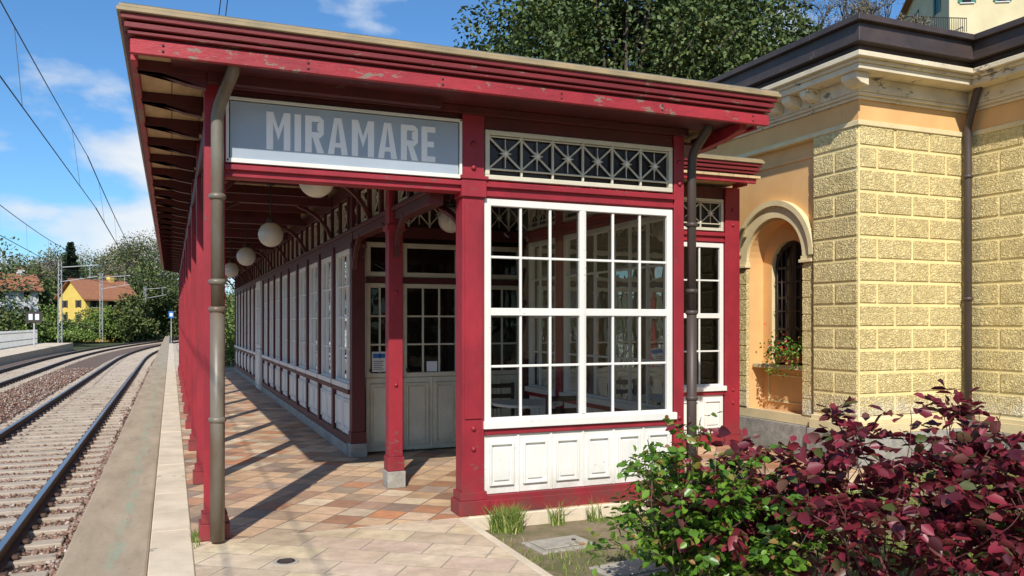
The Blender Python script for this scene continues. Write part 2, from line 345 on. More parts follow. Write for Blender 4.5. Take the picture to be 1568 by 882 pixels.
def bay(a,u0,u1,v,cols=(3,3),rows=(2,2),npan=6,ncell=6):
    mb.ax(a,u0,u1,v-.035,v+.1,0,.15,'red'); mb.ax(a,u0,u1,v-.05,v-.034,0,.11,'red')
    panels(a,u0+.005,u1-.005,v,.152,.655,npan)
    mb.ax(a,u0,u1,v-.03,v+.09,.657,.705,'red')
    window(a,u0+.005,u1-.005,v-.01,.74,2.655,cols,rows,.06)
    mb.ax(a,u0,u1,v-.012,v+.09,2.66,2.80,'red'); mb.ax(a,u0,u1,v-.045,v-.011,2.745,2.79,'red'); mb.ax(a,u0,u1,v-.028,v-.0105,2.67,2.70,'red')
    z0,z1=2.815,3.235; f=.04
    mb.ax(a,u0+.01,u1-.01,v-.02,v+.04,z0,z0+f,'cream'); mb.ax(a,u0+.01,u1-.01,v-.02,v+.04,z1-f,z1,'cream')
    mb.ax(a,u0+.01,u0+.01+f,v-.019,v+.039,z0+f,z1-f,'cream'); mb.ax(a,u1-.01-f,u1-.01,v-.019,v+.039,z0+f,z1-f,'cream')
    iu0,iu1=u0+.05,u1-.05; n=ncell; w=(iu1-iu0)/n
    g=.045
    mb.ax(a,iu0,iu1,v-.012,v+.01,z0+f+g,z0+f+g+.014,'cream','ornament'); 
    mb.ax(a,iu0,iu1,v-.012,v+.01,z1-f-g*.4,z1-f-g*.4+.012,'cream','ornament')
    for i in range(n):
        starcell(a,iu0+i*w,iu0+(i+1)*w,v,z0+f+g+.014,z1-f-g*.4)
        if i: mb.ax(a,iu0+i*w-.009,iu0+i*w+.009,v-.014,v+.014,z0+f,z1-f,'cream','ornament')
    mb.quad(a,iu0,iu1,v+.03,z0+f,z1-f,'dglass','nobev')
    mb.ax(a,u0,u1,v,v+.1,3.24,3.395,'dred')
def post(x0,x1,y0,y1,mat='red',z1=3.395,base=True,bolts=True):
    mb.box(x0,x1,y0,y1,0.0,z1,mat)
    if base:
        mb.box(x0-.035,x1+.035,y0-.035,y1+.035,0.001,.12,mat); mb.box(x0-.018,x1+.018,y0-.018,y1+.018,.12,.19,mat)
    if bolts:
        cx=(x0+x1)/2
        for z in (.55,.72,2.9,3.1):
            mb.sphere((cx,y0-.004,z),.022,mat,'round',10,6)
bay('x',2.435,4.315,FY)
post(2.235,2.43,FY-.03,FY+.14)
mb.box(2.222,2.443,FY-.055,FY+.15,2.655,2.80,'red'); mb.box(2.21,2.455,FY-.07,FY+.15,2.80,2.83,'red')
mb.box(2.255,2.41,FY-.045,FY-.0295,.80,2.60,'red')
post(4.32,4.43,FY-.02,FY+.10)
post(.225,.37,FY-.03,FY+.12)
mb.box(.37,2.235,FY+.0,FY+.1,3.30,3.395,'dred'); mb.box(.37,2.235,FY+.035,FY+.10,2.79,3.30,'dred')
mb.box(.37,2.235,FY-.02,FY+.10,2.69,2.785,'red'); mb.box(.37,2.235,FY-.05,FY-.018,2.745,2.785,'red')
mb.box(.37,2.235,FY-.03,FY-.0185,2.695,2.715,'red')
bay('y',FY+.13,8.86,4.36,(3,3),(2,2),6,6)
post(4.32,4.46,8.87,9.02)
bay('x',4.47,5.60,8.95,(3,),(2,2),3,4); post(5.605,5.70,8.92,9.05)
bay('x',5.705,6.755,8.95,(3,),(2,2),3,3); post(6.76,6.99,8.91,9.06)
bay('y',9.03,9.90,4.36,(3,),(2,2),3,3)
CY=9.95
def door(u0,u1,leaves_):
    mb.box(u0,u1,CY-.02,CY+.06,2.10,2.17,'dred')
    w=(u1-u0)/leaves_
    for i in range(leaves_):
        a0=u0+i*w+.004; a1=a0+w-.008
        window('x',a0,a1,CY,.93,2.095,(2,) if w<.5 else (3,),(3,),.055,sill=False,mat='cream')
        panels('x',a0,a1,CY,.02,.925,1 if w<.5 else 2,'cream')
        mb.sphere((a0+.05,CY-.03,1.02),.02,'iron','round',10,6)
    window('x',u0,u1,CY+.001,2.175,2.60,(1,)*1,(1,),.06,sill=False,mat='cream')
door(2.20,2.56,1); door(2.66,3.42,1)
door(3.52,4.28,1)
for x0,x1 in ((2.565,2.655),(3.425,3.515),(4.285,4.40)): mb.box(x0,x1,CY-.04,CY+.1,0,2.66,'dred')
mb.box(2.16,4.42,CY-.03,CY+.1,2.665,2.80,'dred')
for i in range(8):
    x=2.2+i*.27; starcell('x',x,x+.27,CY,2.83,3.12); mb.box(x-.01,x+.01,CY-.02,CY+.02,2.80,3.16,'cream')
mb.box(2.16,4.42,CY-.03,CY+.1,3.16,3.395,'dred')
mb.box(2.28,2.46,CY+.02,CY+.027,1.0,1.25,'paper','notice'); mb.box(2.98,3.12,CY+.02,CY+.027,.99,1.12,'paper','notice')
mb.box(2.295,2.445,CY+.015,CY+.0195,1.17,1.225,'blue','notice_print')
for q in range(5): mb.box(2.30,2.43-.02*(q%2),CY+.015,CY+.0195,1.03+q*.024,1.037+q*.024,'iron','notice_print')
X0=2.05
def pillar(y0,y1,x0=1.99,x1=2.15,mat='dred',z1=3.395):
    mb.box(x0-.02,x1+.02,y0-.03,y1+.03,0.0,.16,'plinth'); mb.box(x0-.012,x1+.012,y0-.012,y1+.012,.16,.30,mat)
    mb.box(x0,x1,y0,y1,.30,z1,mat); mb.box(x0-.02,x1+.02,y0-.02,y1+.02,2.50,2.56,mat)
pillar(9.76,9.90)
pillar(7.80,7.94,1.95,2.09,'red')
for z in (1.0,1.9): mb.sphere((2.02,7.795,z),.02,'red','round',10,6)
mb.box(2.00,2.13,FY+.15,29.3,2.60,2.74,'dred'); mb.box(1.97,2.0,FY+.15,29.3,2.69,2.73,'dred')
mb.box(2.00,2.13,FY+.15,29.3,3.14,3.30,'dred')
def brace(p,q,mat='dred',w=.045):
    p=Vector(p);q=Vector(q); c=Vector((p.x+(q.x-p.x)*.25,p.y+(q.y-p.y)*.25,q.z-(q.z-p.z)*.25)); pr=p
    for k in range(1,6):
        t_=k/5; x=p*(1-t_)**2+c*2*t_*(1-t_)+q*t_*t_
        mb.beam(pr,x,w,w+.01,mat,'brace',(0,1,0) if abs(q.x-p.x)>.01 else (1,0,0)); pr=x
brace((2.02,7.80,2.25),(2.02,7.45,2.62)); brace((2.02,7.94,2.25),(2.02,8.3,2.62)); brace((2.02,9.76,2.25),(2.02,9.4,2.62))
brace((2.33,6.62,2.3),(2.20,6.95,2.62))
y=FY+.2
while y<29:
    mb.box(1.99,2.12,y-.035,y+.035,2.74,3.14,'dred')
    y2=y+.56
    starcell('y',y+.05,y2-.05,2.05,2.80,3.10,'cream',True)
    for zz in (2.78,3.115): mb.box(2.03,2.07,y+.035,y2-.035,zz-.012,zz+.012,'cream')
    mb.box(2.03,2.07,y+.036,y+.06,2.79,3.10,'cream'); mb.box(2.03,2.07,y2-.06,y2-.036,2.79,3.10,'cream')
    y=y2
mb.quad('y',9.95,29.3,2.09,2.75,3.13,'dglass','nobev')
n=17; bw=1.13
for i in range(n):
    y0=9.905+i*bw; y1=y0+bw
    mb.box(1.975,2.13,y1-.12,y1,.2,2.60,'dred')
    mb.box(1.96,2.15,y0,y1,0,.13,'plinth'); mb.box(1.98,2.14,y0,y1,.131,.215,'dred')
    if i==9:
        window('y',y0+.01,y1-.125,1.93,1.0,2.5,(2,),(3,),.09,sill=False); panels('y',y0+.01,y1-.125,1.93,.02,.98,1)
        mb.box(1.93,2.1,y0+.01,y1-.125,2.501,2.599,'white'); continue
    panels('y',y0,y1-.122,2.02,.218,.735,2)
    mb.box(1.97,2.13,y0,y1-.122,.738,.79,'dred')
    window('y',y0,y1-.122,2.01,.83,2.52,(3,),(4,),.06)
    mb.box(2.0,2.12,y0,y1-.122,2.525,2.60,'dred')
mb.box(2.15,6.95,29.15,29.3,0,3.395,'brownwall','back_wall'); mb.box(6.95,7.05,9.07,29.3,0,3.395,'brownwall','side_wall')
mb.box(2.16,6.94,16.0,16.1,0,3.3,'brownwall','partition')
mb.box(1.99,2.16,29.15,29.32,0,3.395,'dred')
for i in range(1,11):
    y=FY+.03+i*2.3
    post(.235,.365,y-.07,y+.07,'red',3.395,True,False)
for i in range(0,11):
    y=FY+.05+i*2.3
    if i: 
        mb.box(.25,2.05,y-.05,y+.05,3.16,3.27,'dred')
        brace((.37,y,2.75),(.80,y,3.16)); brace((1.99,y,2.75),(1.55,y,3.16))
    brace((.3,y+.06,2.7),(.3,y+.45,3.06),'dred'); 
    if i: brace((.3,y-.06,2.7),(.3,y-.45,3.06),'dred')
mb.box(.24,.36,FY+.12,29.5,3.06,3.20,'dred')
XL,XR,YF,YB=-.31,5.04,5.88,30.2
mb.box(XL+.06,XR-.06,YF+.06,YB-.06,3.44,3.47,'soffit','nobev')
mb.box(XR-.06,6.93,8.42,YB-.06,3.441,3.471,'soffit','nobev')
y=6.30
while y<YB-.2:
    mb.box(XL+.09,.235,y-.04,y+.04,3.36,3.44,'dred','rafter')
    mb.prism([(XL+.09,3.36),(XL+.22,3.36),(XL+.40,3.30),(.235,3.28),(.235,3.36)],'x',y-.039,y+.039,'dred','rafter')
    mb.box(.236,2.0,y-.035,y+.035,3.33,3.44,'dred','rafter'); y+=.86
mb.box(.0,XR-.11,YF+.13,FY-.035,3.405,3.435,'dred','overhang_boards')
mb.box(.37,4.45,FY-.07,FY-.001,3.34,3.404,'dred','bearer')
mb.prism([(YF+.14,3.34),(YF+.14,3.404),(FY+.3,3.404),(FY+.3,3.26),(YF+.35,3.30)],'y',4.72,4.80,'red','rafter')
y=7.2
while y<8.3: mb.box(4.46,XR-.1,y-.04,y+.04,3.34,3.44,'dred','rafter'); y+=.86
mb.box(2.14,4.9,FY+.11,9.9,3.30,3.33,'dred','ceiling')
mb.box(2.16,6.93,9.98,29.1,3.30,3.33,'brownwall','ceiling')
def fascia(p,q,outx,outy):
    (xa,ya),(xb,yb)=p,q
    def lay(o0,o1,z0,z1,mat,ins=0):
        if outy:
            ys=sorted((ya+outy*o0,ya+outy*o1)); mb.box(min(xa,xb)+ins,max(xa,xb)-ins,ys[0],ys[1],z0,z1,mat,'fascia')
        else:
            xs=sorted((xa+outx*o0,xa+outx*o1)); mb.box(xs[0],xs[1],min(ya,yb)+ins,max(ya,yb)-ins,z0,z1,mat,'fascia')
    lay(-.10,-.055,3.38,3.475,'redw',.06)
    lay(-.12,-.085,3.476,3.500,'dred',.085)
    lay(-.12,-.045,3.501,3.525,'redm',.045)
    lay(-.12,-.070,3.526,3.536,'dred',.070)
    lay(-.12,-.025,3.537,3.575,'redm',.025)
    lay(-.12,-.045,3.576,3.586,'dred',.045)
    lay(-.12,-.005,3.587,3.625,'redm',.005)
    lay(-.14,.018,3.627,3.655,'gutter',-.018)
    lay(-.14,.005,3.656,3.678,'gutter',-.005)
    lay(-.16,-.012,3.679,3.690,'roof',.012)
fascia((XL,YF),(XR,YF),0,-1)
fascia((XL,YF+.165),(XL,YB),-1,0)
fascia((XR,YF+.165),(XR,8.34),1,0)
fascia((XR+.02,8.40),(6.95,8.40),0,-1)
fascia((6.95,8.57),(6.95,8.95),1,0)
for x in (-.05,.9,1.9,2.9,3.85,4.8):
    for z in (3.41,3.45): mb.sphere((x,YF+.054,z),.009,'iron','round',8,5)
mb.add([(XL+.02,YF+.02,3.692),(XR-.02,YF+.02,3.692),(XR-.02,YB,3.692),(XL+.02,YB,3.692),(2.4,8.4,3.95),(2.4,YB-2,3.95)],[(0,1,4),(1,2,5,4),(2,3,5),(3,0,4,5)],'roof','nobev')
mb.add([(XR-.1,8.42,3.691),(6.97,8.42,3.691),(6.97,YB,3.691),(XR-.1,YB,3.691),(6.0,10,3.93),(6.0,YB-2,3.93)],[(0,1,4),(1,2,5,4),(2,3,5),(3,0,4,5)],'roof','nobev')
mb.done(pav)
mf=MB()
mf.box(2.2,4.50,FY-.10,FY+.12,-.3,-.003,'concw'); mf.box(4.38,4.50,FY+.12,8.85,-.3,-.003,'concw'); mf.box(4.50,7.05,8.86,9.1,-.3,-.003,'concw')
mf.done(empty('pavilion_footing',(3.3,6.4,-.1)),.01)
e=empty('waiting_room_table',(3.5,8.1,0)); mb=MB()
mb.tube([(3.55,8.1,.72),(3.55,8.1,.75)],.38,'white','',28); mb.tube([(3.55,8.1,.02),(3.55,8.1,.72)],.03,'iron','round',10); mb.tube([(3.55,8.1,.0),(3.55,8.1,.02)],.22,'iron','',20)
mb.done(e,.004)
for yy in (7.4,8.75):
    e=empty('wooden_chair',(3.55,yy,0)); mb=MB(); s=1 if yy>8 else -1
    mb.box(3.35,3.75,yy-.2,yy+.2,.43,.46,'dark')
    for dx in (-.18,.18):
        mb.box(3.55+dx-.018,3.55+dx+.018,yy-s*.18-.018,yy-s*.18+.018,0,.43,'dark'); mb.box(3.55+dx-.018,3.55+dx+.018,yy+s*.2-.018,yy+s*.2+.018,0,.9,'dark')
    for z in (.6,.72,.84): mb.box(3.38,3.72,yy+s*.2-.01,yy+s*.2+.01,z,z+.05,'dark')
    mb.done(e,.003)

# ------------------------------------------------------------------ sign
sg=empty('station_name_sign',(1.3,FY,3.0)); mb=MB()
sx0,sx1,sz0,sz1=.375,2.228,2.80,3.29
mb.box(sx0+.03,sx1-.03,FY-.035,FY-.002,sz0+.03,sz1-.03,'signgrey','panel')
mb.box(sx0,sx1,FY-.05,FY-.0025,sz0,sz0+.032,'white','frame'); mb.box(sx0,sx1,FY-.05,FY-.0025,sz1-.022,sz1,'white','frame')
mb.box(sx0,sx0+.022,FY-.049,FY-.0025,sz0+.032,sz1-.022,'white','frame'); mb.box(sx1-.022,sx1,FY-.049,FY-.0025,sz0+.032,sz1-.022,'white','frame')
def letters():
    H=.285; zb=2.92; T=.050; x=.665; lay=[0]
    def P(pts):
        lay[0]+=1; mb.prism([(x+u,zb+z) for u,z in pts],'x',FY-.0395-.0002*(lay[0]%6),FY-.034,'letter','letters')
    def vb(u,z0=0,z1=None,w=T): z1=H if z1 is None else z1; P([(u,z0),(u+w,z0),(u+w,z1),(u,z1)])
    def hb(u0,u1,z,t=T*.9): P([(u0,z),(u1,z),(u1,z+t),(u0,z+t)])
    for ch,w in (('M',.178),('I',.050),('R',.142),('A',.158),('M',.178),('A',.158),('R',.142),('E',.118)):
        if ch=='M':
            vb(0); vb(w-T); c=w/2
            P([(T,H),(T,H-.085),(c,.07),(c,.16)]); P([(w-T,H),(c,.16),(c,.07),(w-T,H-.085)])
        if ch=='I': vb(0)
        if ch=='R':
            vb(0); hb(T,w-.03,H-T*.9); hb(T,w-.03,.115); 
            P([(w-.03,.115),(w,.145),(w,H-.03),(w-.03,H),(w-.03,H-T*.9),(w-T,H-T*.9-.012),(w-T,.115+T*.9+.012),(w-.03,.115+T*.9)])
            P([(w-T-.035,.118),(w-T+.01,.118),(w+.004,0),(w-T,0)])
        if ch=='A':
            P([(0,0),(T,0),(w/2+.004,H),(w/2-T/2-.004,H)]); P([(w-T,0),(w,0),(w/2+T/2+.004,H),(w/2-.004,H)]); hb(.045,w-.045,.055,.036)
        if ch=='E':
            vb(0); hb(T,w,H-T*.9); hb(T,w-.012,H/2-T*.45); hb(T,w,0)
        x+=w+.030
letters()
for u in (sx0+.012,sx1-.012):
    for z in (sz0+.016,sz1-.011): mb.sphere((u,FY-.052,z),.008,'iron','round',8,5)
mb.done(sg,.0015)

# ------------------------------------------------------------------ downpipes
def downpipe(x,y,top,r,mat,z0=0.02):
    e=empty('drainpipe',(x,y,0)); mb=MB()
    mb.tube([(x,y,z0),(x,y,1.72)],r*1.12,mat,'round',16)
    mb.tube([(x,y,1.7),(x,y,3.02)]+top,r,mat,'round',16)
    for z in (1.70,1.90,2.52,.9):
        mb.tube([(x,y,z-.022),(x,y,z-.012),(x,y,z+.012),(x,y,z+.022)],[r*1.1,r*1.38,r*1.38,r*1.1],mat,'round',16)
    for z in (1.8,2.6,.5): mb.box(x-.008,x+.008,y,y+.16,z-.01,z+.01,'iron','bracket')
    mb.done(e,.001)
downpipe(.31,6.32,[(.31,6.315,3.10),(.325,6.28,3.18),(.36,6.18,3.27),(.40,6.05,3.36),(.41,6.0,3.45)],.045,'pipe')
downpipe(4.50,6.44,[(4.50,6.43,3.14),(4.505,6.41,3.20),(4.52,6.33,3.29),(4.54,6.25,3.37),(4.54,6.22,3.45)],.042,'pipe2',-.12)

def lamp(x,y,z,r=.15,top=3.3):
    e=empty('globe_lamp',(x,y,z)); mb=MB()
    mb.sphere((x,y,z),r,'globe','round',28,16)
    mb.tube([(x,y,z+r-.01),(x,y,z+r+.05),(x,y,z+r+.06)],[.05,.045,.02],'iron','round',14)
    mb.tube([(x,y,z+r+.05),(x,y,top)],.009,'iron','round',8)
    mb.tube([(x,y,top-.02),(x,y,top)],.045,'iron','round',12)
    mb.done(e,0)
for yy in (6.95,10.35,13.9,17.5,21.,24.5): lamp(1.12,yy,2.68 if yy>7 else 2.80)
lamp(2.95,8.9,2.78)

# ------------------------------------------------------------------ platform, paving, floor
def sheet(name,x0,x1,y0,y1,z0,z1,mat,bev=.0):
    mb=MB(); mb.box(x0,x1,y0,y1,z0,z1,mat); V,F=mb.d[(mat,'')]
    o=mesh_obj(name,V,F,M[mat])
    if bev: b=o.modifiers.new('b','BEVEL'); b.width=bev; b.segments=2
    return o
sheet('platform_edge',-.69,-.142,-6,110,-.9,-.004,'platc',.02)
mb=MB(); y=-6.
while y<70:
    L=random.uniform(1.3,1.7); mb.box(-.14,.143,y,y+L-.008,-.4,random.uniform(.001,.005),'concw','kerb_stones'); y+=L
e=empty('platform_kerb',(0,0,0)); mb.done(e,.008)
sheet('paving',.145,2.17,-6,6.40,-.3,0.,'paving')
sheet('canopy_floor',.145,7.0,6.401,29.6,-.3,-.001,'porphyry')
sheet('platform_paving',.145,4,29.6,70,-.3,-.001,'paving')
sheet('paving_kerb',2.171,2.235,-6,6.375,-.3,.004,'concw',.008)
mb=MB()
mb.tube([(.71,5.65,-.01),(.71,5.65,.005),(.71,5.65,.006)],[.085,.085,.08],'cover','',24)
mb.tube([(.71,5.65,.006),(.71,5.65,.010)],.06,'iron','',20)
for k in range(5): mb.box(.67,.75,5.61+k*.02,5.617+k*.02,.010,.013,'pipe2')
mb.done(empty('drain_cover',(.71,5.65,0)),.001)
sheet('lawn',2.236,70,-25,40,-.5,-.12,'lawn')
for (cx,cy,w,d,r) in ((2.78,5.72,.50,.34,.1),(2.98,4.95,.52,.36,.15)):
    mb=MB(); mb.box(-w/2,w/2,-d/2,d/2,-.06,.0,'cover'); mb.box(-w/2+.05,w/2-.05,-d/2+.05,d/2-.05,.0005,.012,'cover'); mb.tube([(w*.25,0,.012),(w*.25,0,.02)],.02,'iron','',8)
    e=empty('concrete_manhole_cover',(0,0,0)); mb.done(e,.006); e.location=(cx,cy,-.105); e.rotation_euler=(0,0,r)

# ------------------------------------------------------------------ tracks
def xo(y): return 0 if y<50 else (y-50)**2/650
ys=[-8+2*i for i in range(90)]
def track(xc):
    e=empty('railway_track',(xc,0,-.6)); mb=MB()
    for sx in (-.75,.75):
        prof=[(-.07,-.60),(.07,-.60),(.07,-.585),(.012,-.57),(.012,-.495),(.036,-.485),(.036,-.452),(-.036,-.452),(-.036,-.485),(-.012,-.495),(-.012,-.57),(-.07,-.585)]
        V=[];F=[];n=len(prof)
        for y in ys:
            for (a,z) in prof: V.append((xc+sx+a+xo(y),y,z))
        for i in range(len(ys)-1):
            for k in range(n): F.append((i*n+k,i*n+(k+1)%n,(i+1)*n+(k+1)%n,(i+1)*n+k))
        mb.add(V,F,'rail','nobev')
        V=[];F=[]
        for y in ys:
            V+= [(xc+sx-.03+xo(y),y,-.449),(xc+sx+.03+xo(y),y,-.449)]
        for i in range(len(ys)-1): F.append((2*i,2*i+1,2*i+3,2*i+2))
        mb.add(V,F,'railtop','nobev')
    y=-8
    while y<150:
        j=random.uniform(-.02,.02)
        mb.box(xc-1.2+xo(y)+j,xc+1.2+xo(y)+j,y-.11,y+.11,-.75,-.592+random.uniform(-.006,.0),'sleeper')
        if y<40:
            for sx in (-.75,.75):
                for q in (-.11,.11): mb.box(xc+sx+q-.035,xc+sx+q+.035,y-.05,y+.05,-.59,-.555,'rail')
        y+=.6
    mb.done(e,.01)
track(-2.2); track(-6.2)
V=[];F=[]
prof=[(-9.4,-.85),(-8.3,-.66),(-4.2,-.66),(-.7,-.63)]
for y in ys:
    for i,(a,z) in enumerate(prof): V.append((a+xo(y),y,z))
for i in range(len(ys)-1):
    for k in range(3): F.append((i*4+k,i*4+k+1,(i+1)*4+k+1,(i+1)*4+k))
bal=mesh_obj('ballast_bed',V,F,M['ballast'])
def stones(n,x0,x1,y0,y1,zf,s0,s1,pw=1.):
    U=rng.random(n)**pw; Y=y0+(y1-y0)*U; X=rng.uniform(x0,x1,n); Z=zf(X,Y)
    return X+np.where(Y>50,(Y-50)**2/650,0),Y,Z,rng.uniform(s0,s1,n)
def zf(X,Y):
    z=-.64+rng.uniform(-.02,.015,len(X))
    z=z+np.clip((X+1.15)*.25,0,.12)*1.0
    z=z+np.where((X<-3.5)&(X>-4.9),.04,0)
    return z
parts=[stones(40000,-5.,-.72,2.5,16,zf,.020,.038),stones(28000,-8.4,-.72,12,45,zf,.028,.045,1.3)]
X=np.concatenate([p[0] for p in parts]);Y=np.concatenate([p[1] for p in parts]);Z=np.concatenate([p[2] for p in parts]);R=np.concatenate([p[3] for p in parts])
ph=np.abs(((Y+8+.3)%.6)-.3); rx=np.minimum(np.abs(X+2.95),np.abs(X+1.45))
ins=((np.abs(X+2.2)<1.22)|(np.abs(X+6.2)<1.22))&(ph<.125); keep=(~ins|(rng.random(len(X))<.05))&~((rx<.06)&(Y<60))
X,Y,Z,R=X[keep],Y[keep],Z[keep],R[keep]; n=len(X)
octv=np.array([[1,0,0],[0,1,0],[-1,0,0],[0,-1,0],[0,0,1],[0,0,-1]],float)
octf=np.array([[0,1,4],[1,2,4],[2,3,4],[3,0,4],[1,0,5],[2,1,5],[3,2,5],[0,3,5]])
V=octv[None]*rng.uniform(.6,1.25,(n,6,1))*R[:,None,None]*np.array([1,1,.75]); V+=rng.normal(0,.25,(n,6,3))*R[:,None,None]
th=rng.uniform(0,6.28,n); c,s=np.cos(th),np.sin(th); Vx=V[:,:,0]*c[:,None]-V[:,:,1]*s[:,None]; Vy=V[:,:,0]*s[:,None]+V[:,:,1]*c[:,None]
V=np.stack([Vx+X[:,None],Vy+Y[:,None],V[:,:,2]+Z[:,None]],2).reshape(-1,3)
F=(octf[None]+(np.arange(n)*6)[:,None,None]).reshape(-1,3)
np_mesh('ballast_gravel',V,F,M['stones'])

# ------------------------------------------------------------------ terrain
def sst(t): t=np.clip(t,0,1); return t*t*(3-2*t)
def hz(X,Y):
    off=np.where(Y>50,(Y-50)**2/650,0); off=np.minimum(off,60)
    s=.8*X+.6*Y
    h=-.95+ 20.5*sst((s-24)/42)*sst((X-9-off)/13)
    h=h+ 3.2*sst((-X-12+off*.6)/25)*sst((Y-20)/60)+14*sst((Y-160)/200)
    return h
g=np.sinh(np.linspace(-5.2,5.2,170)); g=g/g.max()
GX=g*1500+5; GY=g*1500+30
XX,YY=np.meshgrid(GX,GY); ZZ=hz(XX,YY)
V=np.stack([XX,YY,ZZ],2).reshape(-1,3); N=170
i,j=np.meshgrid(np.arange(N-1),np.arange(N-1)); b0=(j*N+i).ravel()
F=np.stack([b0,b0+1,b0+N+1,b0+N],1)
np_mesh('ground',V,F,M['terrain'])

# ------------------------------------------------------------------ stone building
sb=empty('yellow_stone_station_building',(9,9,0)); mb=MB()
WX=7.45; PX=7.37; PY=7.24; IX=9.13
ZT=3.93
mb.box(PX,IX,PY,7.97,.30,ZT,'rustj'); 
mb.box(IX,16,-8,7.97,.30,ZT,'rustj')
mb.box(PX-.06,IX-.06,PY-.06,8.02,-.3,.30,'plinth'); mb.box(IX-.06,16.1,-8,8.02,-.3,.301,'plinth')
mb.box(PX-.04,IX-.04,PY-.04,8.0,.302,.42,'stucco_c'); mb.box(PX-.02,IX-.02,PY-.02,7.99,.42,.47,'stucco_c')
mb.box(IX-.04,16.1,-8,7.2,.303,.421,'stucco_c'); mb.box(IX-.02,16.1,-8,7.22,.421,.471,'stucco_c')
rows=13; rh=(ZT-.50)/rows
def rust(a,v,u0,u1,bl):
    for r in range(rows):
        z0=.50+r*rh; u=u0; first=True
        while u<u1-.01:
            w=bl*(.5 if (first and r%2) else 1)*1.0; w=min(w,u1-u)
            if u1-(u+w)<bl*.2: w=u1-u
            mb.ax(a,u+.018,u+w-.018,v-.014,v+.01,z0+.020,z0+rh-.020,'rust','block'); u+=w; first=False
rust('x',PY,PX,IX-.03,.56); rust('y',PX,PY,7.97,.73); rust('y',IX,4.0,PY-.02,.62)
YC=8.75; 
def archwall(x,y0,y1,z0,z1,yc,hw,zb,zs,mat,depth,rmat,nseg=20):
    arc=[(yc+hw*math.cos(math.pi*k/nseg),zs+hw*math.sin(math.pi*k/nseg)) for k in range(nseg+1)]
    vs=[];fs=[]
    def q(p): 
        n=len(vs); vs.extend([(x,a,b) for a,b in p]); fs.append(tuple(range(n,n+len(p))))
    q([(y0,z0),(yc-hw,z0),(yc-hw,z1),(y0,z1)]); q([(yc+hw,z0),(y1,z0),(y1,z1),(yc+hw,z1)])
    if zb>z0: q([(yc-hw,z0),(yc+hw,z0),(yc+hw,zb),(yc-hw,zb)])
    for k in range(nseg): q([arc[k],(arc[k][0],z1),(arc[k+1][0],z1),arc[k+1]])
    mb.add(vs,fs,mat,'nobev')
    path=[(yc+hw,zb)]+arc+[(yc-hw,zb)]
    vs=[];fs=[]
    for a,b in path: vs+=[(x,a,b),(x+depth,a,b)]
    for k in range(len(path)-1): fs.append((2*k,2*k+1,2*k+3,2*k+2))
    n=len(vs); vs+=[(x,yc-hw,zb),(x+depth,yc-hw,zb),(x+depth,yc+hw,zb),(x,yc+hw,zb)]; fs.append((n,n+1,n+2,n+3))
    mb.add(vs,fs,rmat,'nobev')
archwall(WX,7.97,26,.30,ZT+.02,YC,.54,.42,2.43,'stucco_o',.24,'stucco_o')
archwall(WX+.24,YC-.56,YC+.56,.3,3.05,YC,.36,1.06,2.36,'stucco_o',.16,'stucco_c')
mb.box(WX-.06,16,8.02,26,-.3,.298,'plinth'); mb.box(WX-.03,WX+.005,7.99,YC+.9,.302,.43,'stucco_c')
mb.box(WX+.04,WX+.30,YC-.52,YC+.52,.99,1.05,'stucco_c','sill')
mb.box(WX+.22,WX+.245,YC-.40,YC+.40,.52,.54,'stucco_c'); mb.box(WX+.22,WX+.245,YC-.40,YC+.40,.88,.90,'stucco_c')
mb.box(WX+.22,WX+.244,YC-.42,YC-.40,.52,.90,'stucco_c'); mb.box(WX+.22,WX+.244,YC+.40,YC+.42,.52,.90,'stucco_c')
mb.box(WX-.02,WX+.004,8.02,8.06,.44,3.72,'stucco_o','panel_edge'); mb.box(WX-.02,WX+.004,8.06,9.6,3.68,3.72,'stucco_o','panel_edge')
def ring(x0,x1,yc,zs,r0,r1,mat,n=28):
    vs=[];fs=[]
    for k in range(n+1):
        a=math.pi*k/n; c,s=math.cos(a),math.sin(a)
        vs+=[(x1,yc+r0*c,zs+r0*s),(x0,yc+r0*c,zs+r0*s),(x0,yc+r1*c,zs+r1*s),(x1,yc+r1*c,zs+r1*s)]
    for k in range(n):
        for j in range(3): fs.append((4*k+j,4*k+j+1,4*k+j+5,4*k+j+4))
    mb.add(vs,fs,mat,'nobev')
ring(WX-.045,WX+.01,YC,2.46,.545,.70,'stucco_c'); ring(WX-.085,WX+.0,YC,2.46,.70,.77,'stucco_c')
for y0 in (YC-.72,YC+.545):
    for r in range(9):
        mb.box(WX-.045,WX+.01,y0,y0+.175,.44+r*.213,.44+r*.213+.20,'rust','block')
    mb.box(WX-.035,WX+.008,y0+.005,y0+.17,.431,2.36,'rustj')
    mb.box(WX-.085,WX+.01,y0-.025,y0+.20,2.37,2.41,'stucco_c'); mb.box(WX-.06,WX+.01,y0-.015,y0+.19,2.41,2.455,'stucco_c')
mb.quad('y',YC-.37,YC+.37,WX+.37,1.06,2.74,'dglass','nobev')
ring(WX+.30,WX+.34,YC,2.36,.30,.365,'dark')
for y0,y1 in ((YC-.36,YC-.31),(YC+.31,YC+.36),(YC-.025,YC+.025)): mb.box(WX+.30,WX+.34,y0,y1,1.062,2.4 if abs(y0-YC)>.1 else 2.68,'dark')
for z in (1.062,1.5,1.93,2.34): mb.box(WX+.302,WX+.338,YC-.31,YC+.31,z,z+.035,'dark')
for k in range(7):
    yy=YC-.27+k*.09; top=2.36+math.sqrt(max(0,.33**2-(yy-YC)**2)); mb.tube([(WX+.26,yy,1.06),(WX+.26,yy,top)],.008,'iron','round',6)
for z in (1.35,1.75,2.15): mb.box(WX+.255,WX+.265,YC-.33,YC+.33,z,z+.02,'iron')
